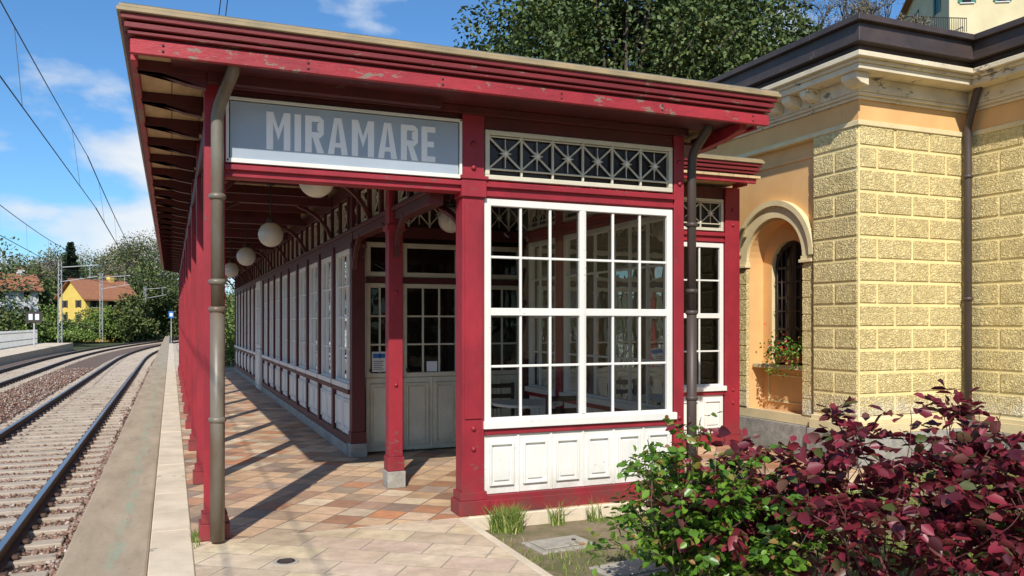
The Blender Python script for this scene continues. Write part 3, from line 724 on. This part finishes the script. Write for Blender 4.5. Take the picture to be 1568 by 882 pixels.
def band(pr,z0,z1,mat):
    mb.box(PX-pr,IX+.2,PY-pr,7.5,z0,z1,mat,'cornice')
    mb.box(PX-pr+.001,PX+.5,7.5,26,z0,z1,mat,'cornice')
    mb.box(IX-pr,16,-8,PY-pr-.001,z0,z1,mat,'cornice')
band(.03,3.90,3.96,'stucco_c'); band(.005,3.961,4.20,'stucco_o'); band(.04,4.201,4.235,'stucco_w'); band(.08,4.236,4.27,'stucco_w')
band(.10,4.271,4.43,'stucco_w')
band(.33,4.431,4.50,'stucco_w'); band(.36,4.501,4.54,'stucco_w'); band(.42,4.541,4.60,'stucco_w')
band(.36,4.601,4.68,'gutbrown'); band(.46,4.681,4.72,'gutbrown'); band(.43,4.721,4.90,'gutbrown'); band(.49,4.901,4.97,'gutbrown')
y=7.75
while y<25:
    mb.prism([(PX-.29,4.43),(PX-.29,4.36),(PX-.22,4.31),(PX-.10,4.285),(PX-.10,4.43)],'x',y,y+.14,'stucco_w','modillions'); y+=.32
mb.prism([(PX-.29,4.43),(PX-.29,4.36),(PX-.22,4.31),(PX-.10,4.285),(PX-.10,4.43)],'x',PY-.25,PY-.02,'stucco_w','modillions')
mb.add([(PX-.4,PY-.4,4.97),(16,PY-.4,4.97),(16,26,4.97),(PX-.4,26,4.97),(11.7,11,5.9),(11.7,22,5.9)],[(0,1,4),(1,2,5,4),(2,3,5),(3,0,4,5)],'tile_roof','nobev')
mb.add([(IX-.4,-8,4.975),(16,-8,4.975),(16,7,4.975),(IX-.4,7,4.975),(12.5,-4,5.9),(12.5,7,5.9)],[(0,1,4),(1,2,5,4),(2,3,5),(3,0,4,5)],'tile_roof','nobev')
mb.box(WX+.45,16,8.1,26,0,3.9,'stucco_o','core')
mb.done(sb,.005)
e=empty('drainpipe',(9.03,7.12,0)); mb=MB()
mb.tube([(9.03,7.14,-.12),(9.03,7.14,3.7),(9.03,7.14,4.0),(8.99,7.02,4.3),(8.95,6.88,4.6),(8.93,6.82,4.75)],.045,'pipe2','round',14)
for z in (.4,1.9,3.4): mb.tube([(9.03,7.14,z-.02),(9.03,7.14,z+.02)],.058,'pipe2','round',14)
mb.done(e,0)
e=empty('window_flower_box',(7.5,8.55,1.1)); mb=MB()
mb.prism([(8.36,1.085),(8.76,1.085),(8.80,1.19),(8.32,1.19)],'y',7.44,7.58,'terra','trough')
mb.box(7.43,7.59,8.31,8.81,1.185,1.20,'terra','rim'); mb.box(7.44,7.60,8.37,8.39,1.05,1.084,'iron'); mb.box(7.44,7.60,8.73,8.75,1.05,1.084,'iron')
mb.done(e,.004)
n=480; P=np.stack([rng.normal(7.46,.07,n),rng.uniform(8.2,8.92,n),1.19+np.abs(rng.normal(0,.10,n))*rng.uniform(.3,1.6,n)],1); tr_=rng.random(n)<.3; P[tr_,0]=7.40; P[tr_,2]-=rng.uniform(.05,.32,tr_.sum())
leaves('trailing_plant',P,rng.normal(size=(n,3))+np.array([-.4,0,.1]),rng.uniform(.03,.055,n),M['leaf_g'],e)
n=34; P=np.stack([rng.normal(7.43,.07,n),rng.uniform(8.25,8.9,n),1.25+np.abs(rng.normal(0,.1,n))],1)
leaves('flowers',P,rng.normal(size=(n,3)),rng.uniform(.025,.04,n),M['petal'],e,1.0)

# ------------------------------------------------------------------ rose bushes
def bush(name,cx,cy,R,H,ncane,mat,cmat,ls,seed,dens=5,pl=.85,z0=-.12,kmin=.22,br=.28):
    rr=random.Random(seed); e=empty(name,(cx,cy,z0)); mb=MB(); P=[];D=[]
    def grow(p,d,n,r,lvl):
        pr=p.copy()
        for i in range(n):
            d=(d+Vector((rr.gauss(0,.15),rr.gauss(0,.15),rr.gauss(.03,.10)))).normalized()
            q=pr+d*.055
            mb.beam(pr,q,r*2,r*2,cmat,'canes'); r=max(r*.94,.0016)
            if q.z-z0>kmin or rr.random()<.1:
                if rr.random()<(pl if lvl>0 else pl*.6) or i>=n-2:
                    a=Vector((rr.gauss(0,1),rr.gauss(0,1),rr.gauss(.1,.5))).normalized()
                    base=q
                    for k in range(dens):
                        t_=(k//2+1)*.03*ls/.05; side=a.cross(Vector((0,0,1))).normalized()*(1 if k%2 else -1)
                        dd=(a*.6+side) if k<dens-1 else a
                        P.append(base+a*t_); D.append(dd+Vector((0,0,rr.uniform(-.6,.15))))
            if lvl<2 and rr.random()<br and q.z-z0>.12 and n-i>2:
                nd=(d+Vector((rr.gauss(0,.7),rr.gauss(0,.7),rr.gauss(.1,.3)))).normalized()
                grow(q,nd,int((n-i)*rr.uniform(.5,.9)),r*.75,lvl+1)
            pr=q
    for c in range(ncane):
        a=rr.uniform(0,6.28); tilt=rr.uniform(.02,1)**.7*R/H
        d=Vector((math.cos(a)*tilt,math.sin(a)*tilt,1)).normalized()
        L=H*rr.uniform(.65,1.0)*(1+.25*tilt)
        grow(Vector((cx+math.cos(a)*R*.22*rr.random(),cy+math.sin(a)*R*.22*rr.random(),z0)),d,int(L/.055),rr.uniform(.005,.009),0)
    P=np.array([tuple(p) for p in P]);D=np.array([tuple(p) for p in D])
    sz=rng.uniform(.65,1.25,len(P))*ls
    leaves('leaves',P,D,sz,mat,e,.80)
    mb.done(e,0)
bush('green_rose_bush',2.84,4.05,.60,1.20,24,M['leaf_g'],'cane',.052,3,5,.75)
bush('green_rose_bush',3.20,4.40,.42,1.0,11,M['leaf_g'],'cane',.052,5,5,.7)
bush('purple_leaved_rose_bush',3.30,3.75,.62,1.30,10,M['leaf_p'],'cane_r',.082,11,5,.5,br=.18)
bush('purple_leaved_rose_bush',3.80,3.45,.62,1.34,11,M['leaf_p'],'cane_r',.082,23,5,.5,br=.18)
bush('purple_leaved_rose_bush',4.40,3.25,.50,1.12,10,M['leaf_p'],'cane_r',.082,31,5,.5,br=.18)

# ------------------------------------------------------------------ grass
def grass(name,n,fx,h0,h1,w=.004,mat='grass'):
    P=fx(n); n=len(P); a=rng.uniform(0,6.28,n); h=rng.uniform(h0,h1,n)
    A=np.stack([np.cos(a),np.sin(a),np.zeros(n)],1)*w; L=rng.normal(0,.35,(n,3)); L[:,2]=1; 
    tip=P+L*h[:,None]; mid=P+L*h[:,None]*.5*np.array([.6,.6,1])
    V=np.stack([P-A,P+A,mid+A*.7,mid-A*.7,tip],1).reshape(-1,3); b=(np.arange(n)*5)[:,None]
    F=np.concatenate([b+np.array([[0,1,2]]),b+np.array([[0,2,3]]),b+np.array([[3,2,4]])],0)
    return np_mesh(name,V,F,M[mat])
def lawnpts(n):
    X=rng.uniform(2.25,9.0,n);Y=rng.uniform(3.0,8.8,n)
    m=(np.sin(X*3.1+np.sin(Y*2.3)*1.5)+np.sin(Y*4.1+X*1.7)+rng.normal(0,.7,n))>-.1
    m&=~((X<4.5)&(Y>6.36))&~((X>7.3)&(Y>7.17))&~((np.abs(X-2.78)<.27)&(np.abs(Y-5.72)<.2))&~((np.abs(X-2.98)<.28)&(np.abs(Y-4.95)<.22))
    m&=(X>3.5)|(rng.random(n)<.30)
    return np.stack([X,Y,np.full(n,-.12)],1)[m]
grass('lawn_grass',90000,lawnpts,.02,.06)
def tuftpts(n):
    cs=np.array([(2.55,6.27),(2.62,6.30),(2.6,6.22),(3.05,6.33),(3.4,6.32),(2.5,6.3)]); k=rng.choice(len(cs),n,p=[.28,.28,.2,.06,.04,.14])
    r=rng.normal(0,.035,(n,2)); return np.column_stack([cs[k]+r,np.full(n,-.12)])
grass('grass_tuft',900,tuftpts,.08,.24,.0055)
grass('grass_tuft',90,lambda n:np.column_stack([rng.normal(.16,.012,n),rng.normal(6.5,.12,n),np.zeros(n)]),.02,.06,.004)

# ------------------------------------------------------------------ trees
def tree(name,x,y,z,H,R,nl,ls,mat,trunkr=.35,cz=.62,flat=.75,clumps=60,sc=.17,bark='bark'):
    e=empty(name,(x,y,z)); mb=MB(); base=Vector((x,y,z)); cc=np.array([x,y,z+H*cz])
    C=nrm(rng.normal(size=(clumps,3)))*(rng.uniform(.35,1.0,(clumps,1))**.6)*R
    C[:,2]*=H*(1-cz)/R*.98; C=C[C[:,2]>-H*(1-cz)*.8]; C+=cc
    mb.tube([base-Vector((0,0,.5)),base+Vector((.1,0,H*.2)),base+Vector((-.1,.1,H*.45)),Vector(cc)],[trunkr*1.3,trunkr,trunkr*.75,trunkr*.3],bark,'round',10)
    for c in C[::2]:
        s=base+Vector((0,0,H*random.uniform(.22,.5))); mid=(s+Vector(c))/2+Vector((0,0,R*.06))
        mb.tube([s,mid,Vector(c)],[trunkr*.4,trunkr*.22,trunkr*.05],bark,'round',6)
    k=rng.integers(0,len(C),nl); cr=rng.uniform(.6,1.3,len(C))[k][:,None]
    d=nrm(rng.normal(size=(nl,3)))*(rng.random((nl,1))**.45)*R*sc*1.7*cr; d[:,2]*=flat
    P=C[k]+d
    D=d/np.linalg.norm(d,axis=1,keepdims=True)+rng.normal(0,.8,(nl,3))
    leaves('crown',P,D,rng.uniform(.6,1.4,nl)*ls,M[mat],e,.8)
    mb.done(e,0)
def at(px,d,py=None):
    lat=(px-784)/1255*d; return (lat*.9233+d*.384,-lat*.384+d*.9233)
for (px,d,H,R,nl) in ((838,36,16.3,4.5,42000),(955,33,17.5,4.9,48000),(1085,35,16.3,4.6,42000),(1145,39,14.0,3.6,26000)):
    x,y=at(px,d); z=float(hz(np.array(x),np.array(y))); tree('holm_oak_tree',x,y,z,H-z*.75,R,nl,.18,'leaf_oak',.4,clumps=120,sc=.185)
def baretree(x,y,z,H,seed):
    rr=random.Random(seed); e=empty('bare_tree',(x,y,z)); mb=MB(); tips=[]
    def g(p,d,L,r,l):
        q=p+d*L; mb.tube([p,(p+q)/2+Vector((rr.gauss(0,.04)*L,rr.gauss(0,.04)*L,0)),q],[r,r*.85,r*.65],'bark','round',5)
        if l==0: tips.append(q); return
        for k in range(3 if l>1 else 4):
            nd=(d+Vector((rr.gauss(0,.45),rr.gauss(0,.45),rr.gauss(.1,.25)))).normalized(); g(q,nd,L*rr.uniform(.6,.8),r*.6,l-1)
    g(Vector((x,y,z)),Vector((0,0,1)),H*.3,H*.018,4)
    T=np.array([tuple(t_) for t_ in tips]); T=np.repeat(T,6,0)+rng.normal(0,H*.03,(len(T)*6,3))
    leaves('buds',T,rng.normal(size=T.shape),rng.uniform(.08,.2,len(T)),M['leaf_dry'],e,.5); mb.done(e,0)
for i,(px,d,H) in enumerate(((1205,46,7),(1255,50,7),(1310,50,7),(1360,54,7),(1240,60,8),(1290,62,8),(1400,50,5))):
    x,y=at(px,d); baretree(x,y,float(hz(np.array(x),np.array(y)))-.3,H,i)
def mass(name,blobs,mat,ls):
    Ps=[];Ds=[];Ss=[]
    for (x,y,z,r,rz,nl) in blobs:
        nc=26; C=nrm(rng.normal(size=(nc,3)))*rng.uniform(.3,1,(nc,1))*np.array([r,r,rz])
        k=rng.integers(0,nc,nl); d=nrm(rng.normal(size=(nl,3)))*(rng.random((nl,1))**.5)*r*.38
        d[:,2]*=min(1,rz/r*1.3)
        Ps.append(np.array([x,y,z])+C[k]+d); Ds.append(d+rng.normal(0,.5*r*.3,(nl,3))); Ss.append(rng.uniform(.6,1.4,nl)*ls)
    leaves(name,np.concatenate(Ps),np.concatenate(Ds),np.concatenate(Ss),M[mat])
def blob(px,d,py,r,rz,nl):
    x,y=at(px,d); return (x,y,1.6+(495-py)*d/1255,r,rz,nl)
mass('distant_trees',[blob(-20,130,450,6,6,5000),blob(50,150,450,6,6,5000),blob(75,150,445,6,6,5000),blob(10,84,506,4,2.0,4000),blob(105,100,506,3,1.0,3000),
 blob(205,112,492,3.5,3.6,5500),blob(52,104,480,2.6,3.2,4500),blob(185,130,470,4.5,6,6000),blob(213,135,460,5,6,6000),blob(192,108,498,2.2,2.2,3500),
 blob(195,165,440,7,7,7000),blob(225,170,425,7,8,8000),blob(255,180,430,8,8,7000),blob(230,140,482,5,4.5,6000),blob(258,140,482,5,4.5,6000),blob(130,175,430,8,5,6000),blob(85,175,425,7,6,6000),blob(290,170,465,8,6,5000),
 blob(340,150,480,8,5,5000),blob(390,120,490,8,5,5000),blob(-60,90,450,8,8,3000),blob(165,170,440,6,6,5000),blob(15,170,440,9,6,5000)],'leaf_far',.40)
mass('lineside_shrubs',[blob(40,84,508,2.5,1.2,2600),blob(62,90,500,2.2,1.8,2600),blob(88,94,505,2.4,1.2,2600),blob(120,104,503,2.6,1.3,2600),blob(142,106,496,1.8,2.1,2800),blob(160,106,494,1.3,2.4,2400),blob(170,108,506,2.4,1.2,2600),blob(195,116,500,2.2,1.8,2600),blob(75,86,513,2.5,.7,2000),blob(110,90,514,3,.6,2000)],'leaf_bright',.24)
mass('distant_brown_trees',[blob(185,150,430,5,5,3600),blob(205,175,400,7,6,4600),blob(70,160,425,5,5,3400),blob(30,150,430,5,5,3000),blob(160,190,402,7,5,3600),blob(240,190,400,6,5,3200)],'leaf_dry',.30)
hb=[];hd=[]
for px in range(1180,1620,36):
    for d in (36,41,46,51,56,61):
        x,y=at(px+random.uniform(-14,14),d+random.uniform(-2,2)); z=float(hz(np.array(x),np.array(y)))
        if px>1400 and d>48: continue
        (hb if random.random()<.55 else hd).append((x,y,z+.4,random.uniform(1.6,2.6),random.uniform(.8,1.5),1300))
mass('hillside_shrubs',hb,'leaf_far',.22)
mass('hillside_dry_shrubs',hd,'leaf_dry',.2)
def conifer(x,y,z,H,R):
    e=empty('conifer_tree',(x,y,z)); mb=MB(); mb.tube([(x,y,z-.5),(x,y,z+H)],[.2,.04],'bark','round',7); mb.done(e,0)
    n=5000; t_=rng.random(n)**.8; a=rng.uniform(0,6.28,n); lay=(1-t_)*(.7+.3*np.sin(t_*50)); r=R*lay*rng.random(n)**.4
    P=np.stack([x+np.cos(a)*r,y+np.sin(a)*r,z+H*(.08+.92*t_)],1); D=np.stack([np.cos(a),np.sin(a),rng.normal(.2,.4,n)],1)
    leaves('foliage',P,D,rng.uniform(.3,.7,n),M['leaf_con'],e,.5)
x,y=at(108,150); conifer(x,y,3,13.2,4.2)
mass('unseen_reflection_trees',[(x_,-34+random.uniform(-3,3),5.0,5,5.5,2600) for x_ in range(-4,64,7)],'leaf_oak',.8)  # unseen row behind camera, added so the panes reflect foliage instead of sky

# ------------------------------------------------------------------ houses
def house(name,px,d,pyb,pye,pyr,W,D_,rot,wall,roof='tile_roof',shut='green_sh',nw=3,nf=2):
    x,y=at(px,d); k=d/1255; zb=1.6+(495-pyb)*k; ze=1.6+(495-pye)*k; zr=1.6+(495-pyr)*k
    e=empty(name,(0,0,0)); mb=MB(); h=ze-zb; hr=zr-zb
    mb.box(-W/2,W/2,-D_/2,D_/2,-4,h,wall,'walls')
    mb.add([(-W/2,-D_/2,h),(-W/2,D_/2,h),(-W/2,0,hr-.05),(W/2,-D_/2,h),(W/2,D_/2,h),(W/2,0,hr-.05)],[(0,2,1),(3,4,5)],wall,'nobev')
    o=.5
    for s in (-1,1):
        sl=(hr-h)/(D_/2)
        p=[(-W/2-o,s*(D_/2+o),h-sl*o),(W/2+o,s*(D_/2+o),h-sl*o),(W/2+o,0,hr),(-W/2-o,0,hr)]
        vs=p+[(a,b,c+.18) for a,b,c in p]; mb.add(vs,[(0,1,2,3),(4,5,6,7),(0,1,5,4),(1,2,6,5),(2,3,7,6),(3,0,4,7)],roof,'roof')
    mb.box(W*.2,W*.2+.7,-.4,.4,hr-.6,hr+.7,wall,'chimney'); mb.box(W*.2-.1,W*.2+.8,-.5,.5,hr+.7,hr+.82,roof,'chimney')
    fh=h/nf
    for f in range(nf):
        for i in range(nw):
            u=-W/2+W*(i+.5)/nw; z=f*fh+fh*.3
            mb.box(u-.32,u+.32,-D_/2-.02,-D_/2+.05,z,z+fh*.5,'dglass','window'); 
            for s in (-1,1): mb.box(u+s*.48-.14,u+s*.48+.14,-D_/2-.07,-D_/2-.021,z-.03,z+fh*.52,shut,'shutters')
            mb.box(u-.5,u+.5,-D_/2-.1,-D_/2-.022,z-.12,z-.04,'whouse','sill')
        for i in range(2):
            u=-D_/2+D_*(i+.5)/2; z=f*fh+fh*.3
            mb.box(-W/2-.02,-W/2+.05,u-.32,u+.32,z,z+fh*.5,'dglass','window')
            for s in (-1,1): mb.box(-W/2-.07,-W/2-.021,u+s*.48-.14,u+s*.48+.14,z-.03,z+fh*.52,shut,'shutters')
    mb.done(e,.01); e.location=(x,y,zb); e.rotation_euler=(0,0,math.radians(rot)); return e
house('yellow_house',150,114,498,457,430,7.6,6.0,38,'yhouse',shut='bark')
house('white_house',12,100,490,442,420,5.2,5,25,'whouse',shut='galv',nw=2)
house('hillside_villa',1545,62,50,-12,-50,12,8,-28,'villa',nw=5,nf=1)
e=empty('terrace_railing',(0,0,0)); mb=MB()
a=Vector((*at(1380,56),1.6+470*56/1255)); b_=Vector((*at(1480,58),1.6+467*58/1255))
for f in range(0,31):
    p=a.lerp(b_,f/30); mb.beam(p-Vector((0,0,1.0)),p,.03,.03,'iron')
mb.beam(a,b_,.06,.05,'iron'); mb.beam(a-Vector((0,0,1.6)),b_-Vector((0,0,1.6)),.25,1.2,'stucco_c')
mb.done(e,0)

# ------------------------------------------------------------------ far platform, fence
sheet('far_platform',-12.4,-8.6,20,88,-1.2,-.25,'concw',.02)
e=empty('picket_fence',(-12,50,0)); mb=MB(); y=28
while y<88:
    mb.box(-11.6,-11.56,y,y+.10,-.25,1.0,'whouse','pickets'); y+=.20
for z in (.15,.75): mb.box(-11.56,-11.52,28,88,z,z+.08,'whouse','rails')
mb.done(e,0)
def pole(px,d,H,arm=3.2,side=1):
    x,y=at(px,d); e=empty('catenary_pole',(x,y,-.7)); mb=MB(); z0=-.7; w=.17
    for sx in (-w,w):
        for sy in (-w,w): mb.beam((x+sx,y+sy,z0),(x+sx*.7,y+sy*.7,z0+H),.05,.05,'galv')
    z=z0; k=0
    while z<z0+H-.4:
        s=1 if k%2 else -1
        mb.beam((x-w*s,y-w,z),(x+w*s,y-w,z+.45),.03,.03,'galv'); mb.beam((x-w,y-w*s,z),(x-w,y+w*s,z+.45),.03,.03,'galv'); z+=.45; k+=1
    mb.beam((x,y,z0+H-.5),(x+arm*side,y,z0+H-.2),.07,.07,'galv'); mb.beam((x,y,z0+H-1.9),(x+arm*side,y,z0+H-1.3),.06,.06,'galv'); mb.beam((x+arm*side*.8,y,z0+H-.2),(x+arm*side*.8,y,z0+H-1.4),.04,.04,'galv')
    mb.done(e,0)
pole(92,79,8.2); pole(155,100,8.4); pole(222,125,8.,3); pole(236,140,8,3)
e=empty('overhead_wires',(0,0,5)); mb=MB()
def wires(xc,zc,zm):
    span=45; y0=-20
    for s in range(4):
        ya=y0+s*span; yb=ya+span; pr=None; prc=None
        for k in range(13):
            t_=k/12; y=ya+(yb-ya)*t_; sag=-.55*4*t_*(1-t_)*.6
            zg=(.2 if s%2 else -.2)*(1-2*t_)
            p=Vector((xc+xo(y),y,zm+sag)); c=Vector((xc+zg+xo(y),y,zc))
            wd=.013 if s==0 else .022
            if pr is not None:
                mb.beam(pr,p,wd,wd,'wire'); mb.beam(prc,c,wd,wd,'wire')
            if k%2==1: mb.beam(c,p,.008,.008,'wire',up=(1,0,0))
            pr,prc=p,c
wires(-2.1,4.75,6.15); wires(-6.2,5.0,6.5)
mb.beam(Vector((-20,95,6.5)),Vector((8,105,6.0)),.035,.035,'wire'); mb.beam(Vector((-25,75,6.3)),Vector((5,92,5.4)),.03,.03,'wire')
mb.beam(Vector((-30,70,7.2)),Vector((5,98,6.2)),.03,.03,'wire')
mb.beam(Vector((.9,7,9)),Vector((1.5,60,9)),.02,.02,'wire'); mb.beam(Vector((1.0,7,9.3)),Vector((1.9,60,9)),.02,.02,'wire')
mb.done(e,0)
x,y=at(52,62); e=empty('trackside_board',(x,y,0)); mb=MB()
mb.box(x-.05,x+.05,y,y+.08,-.9,1.7,'galv','post'); mb.box(x-.55,x+.55,y-.06,y-.01,1.65,2.5,'iron','board'); mb.box(x-.35,x-.08,y-.075,y-.061,1.85,2.3,'paper'); mb.box(x+.08,x+.35,y-.075,y-.061,1.85,2.3,'paper'); mb.done(e,.004)
x,y=.0,52; e=empty('platform_blue_sign',(x,y,0)); mb=MB()
mb.box(x-.02,x+.02,y,y+.04,0,2.3,'galv','post'); mb.box(x-.14,x+.14,y-.03,y-.01,1.9,2.3,'blue','plate'); mb.box(x-.08,x+.08,y-.036,y-.031,2.0,2.2,'paper','mark'); mb.done(e,.003)
mass('hedge',[(2.2,33,.9,1.4,1.2,5000),(4,34,1.2,1.6,1.4,5000),(6,33,1.0,1.6,1.4,4000)],'leaf_bright',.12)

# ------------------------------------------------------------------ light, world, camera
el=math.radians(40); az=math.radians(25.7)
d=Vector((math.sin(az)*math.cos(el),math.cos(az)*math.cos(el),-math.sin(el)))
sun=bpy.data.lights.new('sun','SUN'); sun.energy=5.0; sun.angle=math.radians(.5); sun.color=(1,.945,.86)
so=bpy.data.objects.new('sun',sun); so.rotation_euler=d.to_track_quat('-Z','Y').to_euler(); COL.objects.link(so)
w=bpy.data.worlds.new('World'); S.world=w; w.use_nodes=True; t=w.node_tree
bg=t.nodes['Background']; bg.inputs[1].default_value=.145
sky=t.nodes.new('ShaderNodeTexSky'); sky.sky_type='NISHITA'; sky.sun_disc=False; sky.sun_elevation=el; sky.sun_rotation=math.radians(205.7); sky.ozone_density=2.2; sky.air_density=1.0; sky.dust_density=.3
tc=t.nodes.new('ShaderNodeTexCoord'); mp=t.nodes.new('ShaderNodeMapping'); mp.inputs['Scale'].default_value=(1,1,2.2); mp.inputs['Location'].default_value=(3.4,1.9,.55)
t.links.new(tc.outputs['Generated'],mp.inputs['Vector'])
f=noise(t,mp.outputs[0],4.2,10,.52)
sp=t.nodes.new('ShaderNodeSeparateXYZ'); t.links.new(tc.outputs['Generated'],sp.inputs[0])
mk_=ramp(t,sp.outputs['Z'],[(.0,.10),(.09,.15),(.12,.14),(.145,.03),(.17,.13),(.20,.12),(.235,-.0),(.45,.0)])
ad=t.nodes.new('ShaderNodeMath'); ad.operation='ADD'; t.links.new(f,ad.inputs[0]); t.links.new(mk_,ad.inputs[1])
k=ramp(t,ad.outputs[0],[(.565,0.),(.65,.7),(.75,.95)])
skc=mix(t,1.,sky.outputs[0],(.50,.80,1.04),'MULTIPLY')
shade=ramp(t,ad.outputs[0],[(.58,(4.6,5.2,6.0)),(.72,(6.2,6.35,6.5))])
c=mix(t,k,skc,shade)
t.links.new(c,bg.inputs[0])
cam=bpy.data.cameras.new('camera'); cam.sensor_width=36; cam.lens=1255/1568*36; cam.shift_y=54/1568; cam.clip_end=5000; cam.clip_start=.05
co=bpy.data.objects.new('camera',cam); co.location=(0,0,1.6); co.rotation_euler=(math.radians(90),0,-math.radians(22.58)); COL.objects.link(co); S.camera=co
S.view_settings.view_transform='Standard'; S.view_settings.look='None'; S.view_settings.exposure=0
